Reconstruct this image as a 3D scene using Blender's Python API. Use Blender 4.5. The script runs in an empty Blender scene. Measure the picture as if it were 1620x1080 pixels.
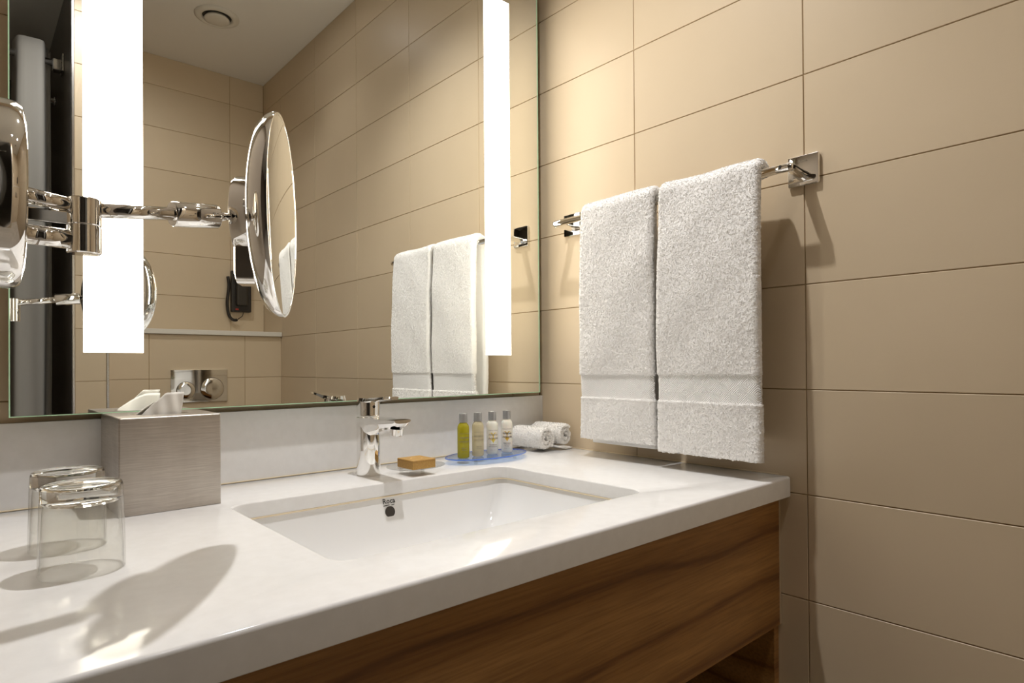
import bpy, bmesh, math, random
import numpy as np
from mathutils import Matrix, Vector
random.seed(7); np.random.seed(7)
S = bpy.context.scene
COL = S.collection
PI = math.pi

# ------------------------------------------------------------------ camera
cam_d = bpy.data.cameras.new('camera'); cam = bpy.data.objects.new('camera', cam_d); COL.objects.link(cam)
cam_d.sensor_width = 36.0; cam_d.sensor_fit = 'HORIZONTAL'
cam_d.lens = 979.2 / 1620 * 36.0
cam_d.shift_y = 31.25 / 1620
cam_d.clip_start = 0.02
_r, _u, _f = Vector((.7475, -.6642, -.0072)), Vector((.0014, -.0093, 1.0)), Vector((.6643, .7475, .0060))
cam.matrix_world = Matrix(((_r.x, _u.x, -_f.x, -1.1401), (_r.y, _u.y, -_f.y, -1.1739), (_r.z, _u.z, -_f.z, 1.0625), (0, 0, 0, 1)))
S.camera = cam
# ------------------------------------------------------------------ world, exposure
w = bpy.data.worlds.new('world'); S.world = w; w.use_nodes = True
w.node_tree.nodes['Background'].inputs[0].default_value = (.9, .85, .78, 1)
w.node_tree.nodes['Background'].inputs[1].default_value = 0.0
S.view_settings.view_transform = 'Standard'; S.view_settings.look = 'None'
S.view_settings.gamma = 1.0; S.view_settings.use_curve_mapping = False
S.view_settings.exposure = 0.22
# lamp strengths (the lamps themselves are built further down)
STRIP = 7.5            # radiance of the frosted light strips in the mirror
STRIP_COL = (1.0, .925, .78)
DOWN1, DOWN2, DOWN_FILL = 51.0, 5.0, 19.0
DOWN_COL = (1.0, .985, .985)

# ------------------------------------------------------------------ materials
def mat(name):
    m = bpy.data.materials.new(name); m.use_nodes = True
    nt = m.node_tree; return m, nt, nt.nodes, nt.links, nt.nodes['Principled BSDF']
def setp(b, **k):
    for n, v in k.items():
        n = {'color': 'Base Color', 'rough': 'Roughness', 'metal': 'Metallic', 'spec': 'Specular IOR Level', 'trans': 'Transmission Weight',
             'ior': 'IOR', 'coat': 'Coat Weight', 'coatr': 'Coat Roughness', 'sss': 'Subsurface Weight', 'sheen': 'Sheen Weight',
             'emis': 'Emission Color', 'emis_s': 'Emission Strength', 'aniso': 'Anisotropic', 'alpha': 'Alpha'}[n]
        b.inputs[n].default_value = (*v, 1) if isinstance(v, tuple) else v
def simple(name, **k):
    m, nt, N, L, b = mat(name); setp(b, **k); return m
def noise(N, L, scale, detail=4, src=None, stretch=None, rough=.6):
    t = N.new('ShaderNodeTexNoise'); t.inputs['Scale'].default_value = scale; t.inputs['Detail'].default_value = detail
    t.inputs['Roughness'].default_value = rough
    g = N.new('ShaderNodeNewGeometry') if src is None else src
    if stretch:
        mp = N.new('ShaderNodeMapping'); mp.inputs['Scale'].default_value = stretch
        L.new(g.outputs['Position' if src is None else 'Object'], mp.inputs[0]); L.new(mp.outputs[0], t.inputs[0])
    else:
        L.new(g.outputs['Position' if src is None else 'Object'], t.inputs[0])
    return t
def bump(N, L, b, tex_out, strength, dist):
    bp = N.new('ShaderNodeBump'); bp.inputs['Strength'].default_value = strength; bp.inputs['Distance'].default_value = dist
    L.new(tex_out, bp.inputs['Height']); L.new(bp.outputs[0], b.inputs['Normal']); return bp
def ramp(N, L, src, stops):
    r = N.new('ShaderNodeValToRGB')
    while len(r.color_ramp.elements) < len(stops): r.color_ramp.elements.new(.5)
    for e, (p, c) in zip(r.color_ramp.elements, stops): e.position = p; e.color = (*c, 1)
    L.new(src, r.inputs[0]); return r

def make_tile():
    m, nt, N, L, b = mat('beige_tile')
    setp(b, rough=.42, spec=.4)
    n1 = noise(N, L, 2.3, 3)
    r = ramp(N, L, n1.outputs[0], [(.3, (.605, .485, .330)), (.7, (.645, .522, .362))])
    oi = N.new('ShaderNodeObjectInfo')
    hs = N.new('ShaderNodeHueSaturation')
    mr = N.new('ShaderNodeMapRange'); mr.inputs[3].default_value = .965; mr.inputs[4].default_value = 1.03
    L.new(oi.outputs['Random'], mr.inputs[0]); L.new(mr.outputs[0], hs.inputs['Value']); L.new(r.outputs[0], hs.inputs['Color'])
    L.new(hs.outputs[0], b.inputs['Base Color'])
    n2 = noise(N, L, 420, 3, stretch=(1, 1, 2.2))
    bump(N, L, b, n2.outputs[0], .12, .0006)
    return m
TILE = make_tile()
GROUT = simple('tile_grout', color=(.42, .295, .155), rough=.9)
def make_quartz():
    m, nt, N, L, b = mat('white_quartz'); setp(b, rough=.10, spec=.20)
    n = noise(N, L, 60, 5); r = ramp(N, L, n.outputs[0], [(.3, (.80, .79, .775)), (.7, (.84, .832, .82))])
    L.new(r.outputs[0], b.inputs['Base Color']); return m
QUARTZ = make_quartz()
CERAMIC = simple('white_ceramic', color=(.86, .86, .855), rough=.08, spec=.6, coat=.4, coatr=.03)
CHROME = simple('chrome', color=(.88, .87, .85), metal=1.0, rough=.035)
CHROME_R = simple('satin_chrome', color=(.74, .73, .72), metal=1.0, rough=.22)
MIRROR = simple('mirror_silver', color=(.90, .915, .895), metal=1.0, rough=.0)
MAGMIR = simple('magnifier_silver', color=(.93, .925, .90), metal=1.0, rough=.0)
GEDGE = simple('green_glass_edge_glow', color=(.58, .92, .62), rough=.2)  # the edge's lit glow is put into this light green
DARKGAP = simple('gap_shade', color=(.05, .045, .035), rough=.7)  # dark tone paints in the shade behind the mirror and inside the vent
BLACK = simple('black_plastic', color=(.018, .014, .010), rough=.4)
REDDOT = simple('red_button', color=(.45, .03, .015), rough=.4)
PAINT = simple('ceiling_paint', color=(.80, .765, .70), rough=.85)
PLASTER = simple('wall_plaster', color=(.24, .20, .155), rough=.85)
WHITEPL = simple('white_plastic', color=(.70, .66, .58), rough=.4)
FLOORM = None
def make_floor():
    m, nt, N, L, b = mat('floor_stone'); setp(b, rough=.4)
    n = noise(N, L, 5, 5); r = ramp(N, L, n.outputs[0], [(.3, (.46, .40, .32)), (.7, (.54, .47, .38))])
    L.new(r.outputs[0], b.inputs['Base Color']); return m
FLOORM = make_floor()
def make_dark():
    m, nt, N, L, b = mat('shower_panel_dark'); setp(b, rough=.28, spec=.5)
    n = noise(N, L, 6, 5, stretch=(1, 6, .5)); r = ramp(N, L, n.outputs[0], [(.3, (.09, .076, .06)), (.7, (.16, .137, .112))])
    L.new(r.outputs[0], b.inputs['Base Color']); return m
DARKWALL = make_dark()
def make_steel():
    m, nt, N, L, b = mat('brushed_steel'); setp(b, metal=1.0, rough=.36)
    n = noise(N, L, 900, 2, stretch=(.03, .03, 1)); r = ramp(N, L, n.outputs[0], [(.25, (.50, .46, .42)), (.75, (.66, .62, .57))])
    n2 = noise(N, L, 22, 3, stretch=(1, 1, .25)); mx = N.new('ShaderNodeMix'); mx.data_type = 'RGBA'; mx.blend_type = 'MULTIPLY'; mx.inputs[0].default_value = 1
    r2 = ramp(N, L, n2.outputs[0], [(.3, (.86, .85, .84)), (.7, (1, 1, 1))])
    L.new(r.outputs[0], mx.inputs[6]); L.new(r2.outputs[0], mx.inputs[7]); L.new(mx.outputs[2], b.inputs['Base Color'])
    bump(N, L, b, n.outputs[0], .10, .0004); return m
STEEL = make_steel()
def make_wood():
    m, nt, N, L, b = mat('walnut_veneer'); setp(b, rough=.38, spec=.35)
    g = N.new('ShaderNodeNewGeometry')
    mp = N.new('ShaderNodeMapping'); mp.inputs['Scale'].default_value = (.55, 1.0, 4.2); mp.inputs['Rotation'].default_value = (0, .10, 0)
    L.new(g.outputs['Position'], mp.inputs[0])
    n1 = N.new('ShaderNodeTexNoise'); n1.inputs['Scale'].default_value = 3.4; n1.inputs['Detail'].default_value = 6; n1.inputs['Distortion'].default_value = .7
    L.new(mp.outputs[0], n1.inputs[0])
    # flowing grain: distort the height coordinate by the low noise and read a wave from it
    wv = N.new('ShaderNodeTexWave'); wv.wave_type = 'BANDS'; wv.bands_direction = 'Z'; wv.inputs['Scale'].default_value = .9
    wv.inputs['Distortion'].default_value = 9.0; wv.inputs['Detail'].default_value = 4.0; wv.inputs['Detail Scale'].default_value = .9; wv.inputs['Detail Roughness'].default_value = .55
    L.new(mp.outputs[0], wv.inputs[0])
    r1 = ramp(N, L, wv.outputs[0], [(.0, (.20, .088, .024)), (.05, (.31, .150, .042)), (.5, (.36, .182, .054)), (1.0, (.41, .215, .068))])
    r2 = ramp(N, L, n1.outputs[0], [(.30, (.76, .73, .69)), (.62, (1, 1, 1))])
    n3 = noise(N, L, 160, 3, stretch=(.06, 1, 1.6)); r3 = ramp(N, L, n3.outputs[0], [(.3, (.72, .69, .66)), (.62, (1.06, 1.06, 1.06))])
    mx = N.new('ShaderNodeMix'); mx.data_type = 'RGBA'; mx.blend_type = 'MULTIPLY'; mx.inputs[0].default_value = 1
    L.new(r1.outputs[0], mx.inputs[6]); L.new(r2.outputs[0], mx.inputs[7])
    mx2 = N.new('ShaderNodeMix'); mx2.data_type = 'RGBA'; mx2.blend_type = 'MULTIPLY'; mx2.inputs[0].default_value = 1
    L.new(mx.outputs[2], mx2.inputs[6]); L.new(r3.outputs[0], mx2.inputs[7]); L.new(mx2.outputs[2], b.inputs['Base Color'])
    bump(N, L, b, n3.outputs[0], .12, .0008); return m
WOOD = make_wood()
def make_terry(name, col):
    m, nt, N, L, b = mat(name); setp(b, color=col, rough=.95, spec=.1, sheen=.25)
    n = noise(N, L, 700, 2); bump(N, L, b, n.outputs[0], .5, .0012); return m
TERRY = make_terry('white_terry', (.92, .905, .88))
TERRY2 = make_terry('white_terry_roll', (.92, .90, .86))
def make_weave():
    m, nt, N, L, b = mat('towel_border_weave'); setp(b, color=(.90, .885, .86), rough=.85, spec=.15)
    g = N.new('ShaderNodeNewGeometry'); sx = N.new('ShaderNodeSeparateXYZ'); L.new(g.outputs['Position'], sx.inputs[0])
    def math_(op, a, bb):
        q = N.new('ShaderNodeMath'); q.operation = op
        for i, v in enumerate((a, bb)):
            if isinstance(v, (int, float)): q.inputs[i].default_value = v
            elif v is not None: L.new(v, q.inputs[i])
        return q.outputs[0]
    y, z = sx.outputs['Y'], sx.outputs['Z']
    s, d = math_('ADD', y, z), math_('SUBTRACT', y, z)
    w1 = math_('SINE', math_('MULTIPLY', s, 2 * PI / .0042), None); w2 = math_('SINE', math_('MULTIPLY', d, 2 * PI / .0042), None)
    cell = math_('GREATER_THAN', math_('MULTIPLY', math_('SINE', math_('MULTIPLY', y, 2 * PI / .036), None), math_('SINE', math_('MULTIPLY', z, 2 * PI / .036), None)), 0.0)
    mix = math_('ADD', math_('MULTIPLY', w1, cell), math_('MULTIPLY', w2, math_('SUBTRACT', 1.0, cell)))
    bump(N, L, b, mix, .6, .0012); return m
WEAVE = make_weave()
GLASS = simple('clear_glass', color=(.985, .985, .96), rough=0.0, trans=1.0, ior=1.47)
def thin_clear(name, tint, ior=1.45, rough=.0):
    """thin clear sheet: light passes straight through, the surface mirrors by Fresnel"""
    m = bpy.data.materials.new(name); m.use_nodes = True; nt = m.node_tree; N, L = nt.nodes, nt.links
    N.remove(N['Principled BSDF']); t = N.new('ShaderNodeBsdfTransparent'); t.inputs[0].default_value = (*tint, 1)
    g = N.new('ShaderNodeBsdfGlossy'); g.inputs['Roughness'].default_value = rough
    fr = N.new('ShaderNodeFresnel'); ge = N.new('ShaderNodeNewGeometry'); mr = N.new('ShaderNodeMapRange')
    mr.inputs[3].default_value = ior; mr.inputs[4].default_value = 1 / ior; L.new(ge.outputs['Backfacing'], mr.inputs[0]); L.new(mr.outputs[0], fr.inputs[0]); mx = N.new('ShaderNodeMixShader')
    L.new(fr.outputs[0], mx.inputs[0]); L.new(t.outputs[0], mx.inputs[1]); L.new(g.outputs[0], mx.inputs[2]); L.new(mx.outputs[0], N['Material Output'].inputs[0])
    return m
THINGLASS = thin_clear('thin_clear_glass', (.988, .987, .975), 1.55)
ACRYL = thin_clear('clear_acrylic', (.93, .93, .92), 1.4)
BLUEGL = thin_clear('blue_glass_tray', (.70, .79, .93), 1.45)
BLUEEDGE = simple('blue_glass_rim', color=(.10, .22, .72), rough=.08, coat=.5)
TISSUE = simple('tissue_paper', color=(.88, .86, .81), rough=.9, sss=.0)
CURTAIN = simple('shower_curtain_cloth', color=(.40, .375, .335), rough=.75)
CURTAIN2 = simple('curtain_trim', color=(.46, .43, .385), rough=.7)
CARTON = None
def make_carton():
    m, nt, N, L, b = mat('kraft_gold_carton'); setp(b, rough=.5)
    n = noise(N, L, 380, 4); r = ramp(N, L, n.outputs[0], [(.3, (.40, .215, .045)), (.7, (.55, .32, .085))])
    L.new(r.outputs[0], b.inputs['Base Color']); return m
CARTON = make_carton()
def liquid(name, col, trans, rough=.12): return simple(name, color=col, rough=rough, trans=trans, ior=1.36, spec=.5)
LIQ_GREEN = liquid('olive_gel', (.56, .50, .03), .55)
LIQ_AMBER = liquid('pale_amber_gel', (.84, .74, .48), .6)
LIQ_MILK = simple('milky_lotion', color=(.87, .84, .73), rough=.2, coat=.4, sss=.15)
LIQ_CREAM = simple('cream_lotion', color=(.90, .85, .74), rough=.2, coat=.4, sss=.15)
INK = simple('black_print', color=(.015, .013, .012), rough=.6)
INKGREY = simple('grey_print', color=(.20, .17, .12), rough=.6)
YELLOW = simple('yellow_print', color=(.86, .66, .09), rough=.6)
ORANGE = simple('ochre_print', color=(.80, .50, .06), rough=.6)
SEAL = simple('cream_sealant', color=(.78, .66, .46), rough=.6)
def emitter(name, col, s):
    m = bpy.data.materials.new(name); m.use_nodes = True; nt = m.node_tree
    nt.nodes.remove(nt.nodes['Principled BSDF']); e = nt.nodes.new('ShaderNodeEmission')
    e.inputs[0].default_value = (*col, 1); e.inputs[1].default_value = s
    nt.links.new(e.outputs[0], nt.nodes['Material Output'].inputs[0]); return m
LIGHTSTRIP = emitter('lit_frosted_strip', STRIP_COL, STRIP)
BULB = emitter('lit_downlight_lamp', DOWN_COL, 40.0)

# ------------------------------------------------------------------ mesh helpers (coordinates are local to the parent)
def obj(name, bm, m, parent=None, smooth=False, loc=(0, 0, 0), kind=None):
    if smooth:
        for f in bm.faces: f.smooth = True
    me = bpy.data.meshes.new(name); bm.normal_update(); bm.to_mesh(me); bm.free()
    if isinstance(m, (list, tuple)):
        for q in m: me.materials.append(q)
    elif m: me.materials.append(m)
    return link(name, me, parent, loc, kind)
def link(name, me, parent=None, loc=(0, 0, 0), kind=None):
    o = bpy.data.objects.new(name, me); COL.objects.link(o); o.location = loc
    if parent: o.parent = parent
    if kind: o['kind'] = kind
    return o
def thing(name, label, cat, loc=(0, 0, 0), group=None, rotz=0):
    o = bpy.data.objects.new(name, None); COL.objects.link(o); o.location = loc; o.rotation_euler = (0, 0, rotz)
    o.empty_display_size = .02; return tag(o, label, cat, group)
def tag(o, label, cat, group=None):
    o['label'] = label; o['category'] = cat
    if group: o['group'] = group
    return o
def struct(name, bm, m, parent=None, label=None):
    o = obj(name, bm, m, parent, kind='structure')
    if label: o['label'] = label
    return o
def box(bm, lo, hi, bev=0, seg=2):
    vs = [bm.verts.new((x, y, z)) for x in (lo[0], hi[0]) for y in (lo[1], hi[1]) for z in (lo[2], hi[2])]
    q = [(0, 1, 3, 2), (4, 6, 7, 5), (0, 4, 5, 1), (2, 3, 7, 6), (0, 2, 6, 4), (1, 5, 7, 3)]
    fs = [bm.faces.new([vs[i] for i in a]) for a in q]
    if bev:
        es = list({e for f in fs for e in f.edges})
        bmesh.ops.bevel(bm, geom=es, offset=bev, segments=seg, affect='EDGES', profile=.6)
    return bm
def nb(): return bmesh.new()
def bx(lo, hi, bev=0, seg=2): return box(nb(), lo, hi, bev, seg)
def loft(bm, loops, close=True, cap0=False, cap1=False):
    rings = [[bm.verts.new(p) for p in L] for L in loops]
    n = len(rings[0])
    for a, b in zip(rings, rings[1:]):
        for i in range(n if close else n - 1):
            j = (i + 1) % n; bm.faces.new((a[i], a[j], b[j], b[i]))
    if cap0: bm.faces.new(list(reversed(rings[0])))
    if cap1: bm.faces.new(rings[-1])
    return rings
def frame(d):
    d = Vector(d).normalized(); a = Vector((0, 0, 1)) if abs(d.z) < .9 else Vector((1, 0, 0))
    u = d.cross(a).normalized(); v = d.cross(u).normalized(); return u, v, d
def lathe(bm, prof, o=(0, 0, 0), d=(0, 0, 1), n=48, cap0=True, cap1=True):
    """prof: (axial, radius) pairs along direction d from o"""
    u, v, d = frame(d); o = Vector(o)
    loops = [[o + d * a + (u * math.cos(t) + v * math.sin(t)) * max(r, 1e-5) for t in [2 * PI * i / n for i in range(n)]] for a, r in prof]
    loft(bm, loops, True, cap0, cap1); bmesh.ops.recalc_face_normals(bm, faces=bm.faces[:]); return bm
def tube(bm, pts, r, n=16, cap=True):
    pts = [Vector(p) for p in pts]; rs = r if isinstance(r, (list, tuple)) else [r] * len(pts)
    loops = []; pu = None
    for i, p in enumerate(pts):
        d = (pts[min(i + 1, len(pts) - 1)] - pts[max(i - 1, 0)]).normalized()
        if pu is None: u, v, _ = frame(d)
        else:
            u = (pu - d * pu.dot(d)).normalized(); v = d.cross(u)
        pu = u
        loops.append([p + (u * math.cos(t) + v * math.sin(t)) * rs[i] for t in [2 * PI * k / n for k in range(n)]])
    loft(bm, loops, True, cap, cap); bmesh.ops.recalc_face_normals(bm, faces=bm.faces[:]); return bm
def rrect(cx, cy, hx, hy, r, z, n=6):
    out = []
    for sx, sy, a0 in ((1, 1, 0), (-1, 1, PI / 2), (-1, -1, PI), (1, -1, 1.5 * PI)):
        for k in range(n + 1):
            a = a0 + PI / 2 * k / n
            out.append((cx + sx * (hx - r) + r * math.cos(a), cy + sy * (hy - r) + r * math.sin(a), z))
    return out
def ellipse(cx, cy, a, b, z, n=48): return [(cx + a * math.cos(2 * PI * i / n), cy + b * math.sin(2 * PI * i / n), z) for i in range(n)]
def autosmooth(o, ang=35):
    me = o.data
    for p in me.polygons: p.use_smooth = True
    try: me.set_sharp_from_angle(angle=math.radians(ang))
    except Exception: pass
    return o
def text_bm(body, size, mapf, extrude=0, align='CENTER', bold=0.0):
    """flat lettering mapped by mapf(x, y) onto a surface"""
    c = bpy.data.curves.new('lettering', 'FONT'); c.body = body; c.size = size; c.align_x = align; c.align_y = 'CENTER'; c.resolution_u = 2
    c.offset = bold
    o = bpy.data.objects.new('lettering', c); COL.objects.link(o)
    dg = bpy.context.evaluated_depsgraph_get(); me = bpy.data.meshes.new_from_object(o.evaluated_get(dg))
    bm = nb(); bm.from_mesh(me)
    bpy.data.objects.remove(o); bpy.data.curves.remove(c); bpy.data.meshes.remove(me)
    for v in bm.verts: v.co = Vector(mapf(v.co.x, v.co.y))
    return bm

# ------------------------------------------------------------------ dimensions
H_T, W_T = .19, .3769                 # tile pitch
Z_T, Y_T = 1.0142, -.3141             # a tile row joint and a tile column joint of the right wall
CEIL = 2.4825
YM = -.032                            # mirror face
TOP = .8545                           # worktop
YUP, YLO = -2.053, -1.831             # tiled wall and cistern box behind the camera
XP0, XP1, YP = -.845, -.738, -1.572   # partition beside the shower
XL = -1.16                            # left return wall of the vanity niche
rows = [0.0] + [Z_T + k * H_T for k in range(-5, 8)] + [CEIL]
GAP = .0009

_tile_cache = {}
def tile_wall(parent, axis, u_joints, v_joints, plane, skip=None):
    """axis '-x': tiles on x=plane facing -x, u=y ; '-y': facing -y, u=x ; '+y': facing +y, u=x"""
    depth, ch = .0022, .0007
    for u0, u1 in zip(u_joints, u_joints[1:]):
        for v0, v1 in zip(v_joints, v_joints[1:]):
            if skip and skip(u0, u1, v0, v1): continue
            wd, hg = u1 - u0 - 2 * GAP, v1 - v0 - 2 * GAP
            if wd < .004 or hg < .004: continue
            key = (axis, round(wd, 4), round(hg, 4))
            if key not in _tile_cache:
                bm = nb()
                def P(u, v, n):
                    return {'-x': (-n, u, v), '+x': (n, u, v), '-y': (u, -n, v), '+y': (u, n, v)}[axis]
                base = [bm.verts.new(P(u, v, 0)) for u, v in ((0, 0), (wd, 0), (wd, hg), (0, hg))]
                mid = [bm.verts.new(P(u, v, depth - ch)) for u, v in ((0, 0), (wd, 0), (wd, hg), (0, hg))]
                top = [bm.verts.new(P(u, v, depth)) for u, v in ((ch, ch), (wd - ch, ch), (wd - ch, hg - ch), (ch, hg - ch))]
                for a, b_ in ((base, mid), (mid, top)):
                    for i in range(4): bm.faces.new((a[i], a[(i + 1) % 4], b_[(i + 1) % 4], b_[i]))
                bm.faces.new(top); bm.faces.new(list(reversed(base)))
                bmesh.ops.recalc_face_normals(bm, faces=bm.faces[:])
                me = bpy.data.meshes.new('tile'); bm.to_mesh(me); bm.free(); me.materials.append(TILE); _tile_cache[key] = me
            u, v = u0 + GAP, v0 + GAP
            loc = {'-x': (plane, u, v), '+x': (plane, u, v), '-y': (u, plane, v), '+y': (u, plane, v)}[axis]
            link('tile', _tile_cache[key], parent, loc)
def clampj(js, lo, hi): return [lo] + [j for j in sorted(js) if lo + .004 < j < hi - .004] + [hi]

# ------------------------------------------------------------------ structure
D_ = .0022
floor = struct('floor', bx((-2.4, -2.9, -.05), (.1, .1, 0)), FLOORM)
ceiling = struct('ceiling', bx((-2.4, -2.9, CEIL), (.1, .1, CEIL + .05)), PAINT)
# right wall (tile faces end up on x = 0)
wall_right = struct('wall_right', bx((D_, -2.9, 0), (.1, .1, CEIL)), GROUT)
tile_wall(wall_right, '-x', clampj([Y_T - i * W_T for i in range(-1, 7)], YUP, 0.0), rows, D_)
# mirror wall
wall_front = struct('wall_front', bx((XL - .1, D_, 0), (0, .1, CEIL)), GROUT)
tile_wall(wall_front, '-y', clampj([-.095 - i * W_T for i in range(4)], XL, 0.0), rows, D_,
          skip=lambda a, b_, c, d: (a > -1.05 and b_ < -.05 and c > 1.05 and d < 2.0) or d < .75)
wall_left = struct('wall_left', bx((XL - .1, -.70, 0), (XL, 0, CEIL)), PLASTER)
wall_entry = struct('wall_entry', bx((-2.3, -.70, 0), (XL - .1, -.60, CEIL)), PLASTER)
wall_side = struct('wall_side', bx((-2.4, -2.9, 0), (-2.3, -.60, CEIL)), PLASTER)
wall_shower = struct('wall_shower', bx((-2.3, -2.9, 0), (XP0, -2.80, CEIL)), DARKWALL)
# tiled wall behind the toilet, seen in the mirror
wall_back = struct('wall_back', bx((XP1, YUP - .1, 0), (0, YUP - D_, CEIL)), GROUT)
tile_wall(wall_back, '+y', clampj([-.161, -.161 - W_T], XP1, 0.0), [r for r in rows if r > 1.1], YUP - D_)
wall_cistern = struct('wall_cistern', bx((XP1, YUP, 0), (0, YLO - D_, 1.2045)), GROUT)
tile_wall(wall_cistern, '+y', clampj([-.1686, -.5556], XP1, 0.0), [r for r in rows if r < 1.2045] + [1.2045], YLO - D_)
# partition between toilet and shower
wall_partition = struct('wall_partition', bx((XP0 + .004, -2.80, 0), (XP1, YP - D_, CEIL)), GROUT)
tile_wall(wall_partition, '+y', [XP0 + .006, XP1 - .006], rows, YP - D_)
struct('shower_panel', bx((XP0, -2.80, 0), (XP0 + .004, -1.60, CEIL)), DARKWALL, wall_partition)['label'] = 'dark grey glossy shower side panel'
bm = nb(); box(bm, (XP1 - .006, YP - .012, 0), (XP1 + .002, YP + .002, CEIL), .0008, 1)
struct('trim_1', bm, CHROME_R)['label'] = 'slim metal corner profile on the tiled partition edge'
bm = nb(); box(bm, (XP0 - .002, YP - .03, 0), (XP0 + .006, YP + .002, CEIL), .0008, 1)
struct('trim_2', bm, CHROME_R)['label'] = 'slim metal edge profile beside the dark shower panel'
# shelf on the cistern box
tag(obj('wall_shelf', bx((XP1, YUP + .001, 1.2048), (-.001, YLO + .012, 1.226), .002), WHITEPL), 'long white ledge on the tiled box behind the toilet', 'shelf')

# ------------------------------------------------------------------ vanity: worktop, basin, backsplash, cabinet
OX0, OX1, OY0, OY1 = XL + .001, -.0008, -.6636, -.0125
SX0, SX1, SY0, SY1 = -.843, -.304, -.558, -.1970
scx, scy, shx, shy = (SX0 + SX1) / 2, (SY0 + SY1) / 2, (SX1 - SX0) / 2, (SY1 - SY0) / 2
def worktop():
    bm = nb(); n = 8
    ocx, ocy, ohx, ohy = (OX0 + OX1) / 2, (OY0 + OY1) / 2, (OX1 - OX0) / 2, (OY1 - OY0) / 2
    O = lambda ins, z: rrect(ocx, ocy, ohx - ins, ohy - ins, max(.009 - ins, .003), z, n)
    I = lambda ins, z: rrect(scx, scy, shx - ins, shy - ins, .026, z, n)
    r = .0045
    loops = [I(0, TOP - .0235), I(0, TOP - .003)]
    loops += [I(-.003 + .003 * math.cos(a), TOP - .003 + .003 * math.sin(a)) for a in (PI / 6, PI / 3, PI / 2)]
    loops += [O(r - r * math.sin(a), TOP - r + r * math.cos(a)) for a in (0, PI / 8, PI / 4, 3 * PI / 8, PI / 2)]
    loops += [O(0, TOP - .0355), O(.001, TOP - .0365), O(.02, TOP - .0365), O(.02, TOP - .0235)]
    loft(bm, loops + [loops[0]])
    bmesh.ops.remove_doubles(bm, verts=bm.verts[:], dist=1e-6)
    bmesh.ops.recalc_face_normals(bm, faces=bm.faces[:]); return bm
wt = autosmooth(obj('worktop', worktop(), QUARTZ), 25)
tag(wt, 'glossy white stone worktop with a rectangular cut-out for the basin', 'worktop')
bs = thing('backsplash', 'low white stone upstand between worktop and mirror', 'backsplash', (0, 0, TOP))
obj('upstand_slab', bx((XL + .001, -.012, 0), (-.0012, -.0005, .128), .001), QUARTZ, bs)
obj('sealant_bead', bx((XL + .002, -.0145, .0002), (-.0015, -.012, .0022), .0008), SEAL, bs)['label'] = 'cream sealant line'
obj('sealant_bead', bx((-.0026, -.64, .0002), (-.0012, -.015, .002), .0006), SEAL, bs)['label'] = 'cream sealant line'
bz = thing('wash_basin', 'white ceramic rectangular undermount wash basin with overflow hole', 'basin', (scx, scy, .70))
def basin():
    bm = nb(); n = 8
    P = [(-.8460, -.3010, -.5610, -.1940, .028, .8307), (-.8458, -.3015, -.5608, -.1944, .028, .826), (-.841, -.3130, -.556, -.2010, .020, .800), (-.832, -.338, -.548, -.213, .018, .765), (-.819, -.368, -.535, -.230, .020, .738),
         (-.798, -.405, -.515, -.255, .032, .722), (-.750, -.460, -.480, -.300, .05, .714), (-.650, -.52, -.43, -.36, .03, .712)]
    R_ = lambda x0, x1, y0, y1, r, z, e=0, dz=0: rrect((x0 + x1) / 2 - scx, (y0 + y1) / 2 - scy, (x1 - x0) / 2 + e, (y1 - y0) / 2 + e, r + e, z - .70 + dz, n)
    loops = [R_(*q, .014, -.012) for q in reversed(P)] + [R_(*P[0], .02, 0)] + [R_(*q) for q in P]
    loft(bm, loops, True, True, True); bmesh.ops.recalc_face_normals(bm, faces=bm.faces[:]); return bm
autosmooth(obj('bowl', basin(), CERAMIC, bz), 50)
# overflow, maker's word on the back wall of the bowl
oy = -.2000 - scy
o_ = Vector((-.5690 - scx, oy, .8020 - .70)); nrm = Vector((0, -1, .22)).normalized()
obj('overflow_disc', lathe(nb(), [(-.004, .0098), (.0012, .0098), (.0014, .0001)], o_, nrm, 36), simple('hole_shade', color=(.045, .036, .03), rough=.4), bz)  # dark disc paints in the shade of an open overflow
mp = lambda x, y: (-.5690 - scx + x, -.1948 - .0010 - scy + .25 * (y - .002), .8205 - .70 + y)
obj('maker_word', text_bm('Roca', .0125, mp, bold=.0002), INK, bz)['label'] = 'small black maker lettering'
bm = nb()
for a, b_ in ((-.012, .0005), (.004, .0105)):
    vs = [bm.verts.new(mp(x, y)) for x, y in ((a, -.0078), (b_, -.0072), (b_, -.0060), (a, -.0066))]; bm.faces.new(vs)
obj('maker_underline', bm, INK, bz)
bm = nb(); _e = lambda ins, z: rrect(0, 0, shx - ins, shy - ins, .026, z, 8)
loft(bm, [_e(-.0034, .1316 - .0008), _e(.0006, .1312 - .0008), _e(.0008, .1290 - .0008), _e(-.0034, .1278 - .0008)])
obj('sealant_bead', bm, SEAL, bz, True)['label'] = 'cream sealant line under the worktop edge'
obj('drain_cap', lathe(nb(), [(0, .032), (.003, .032), (.005, .026), (.005, .001)], (-.05, 0, .0135), (0, 0, 1), 32), CHROME, bz, True)

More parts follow.
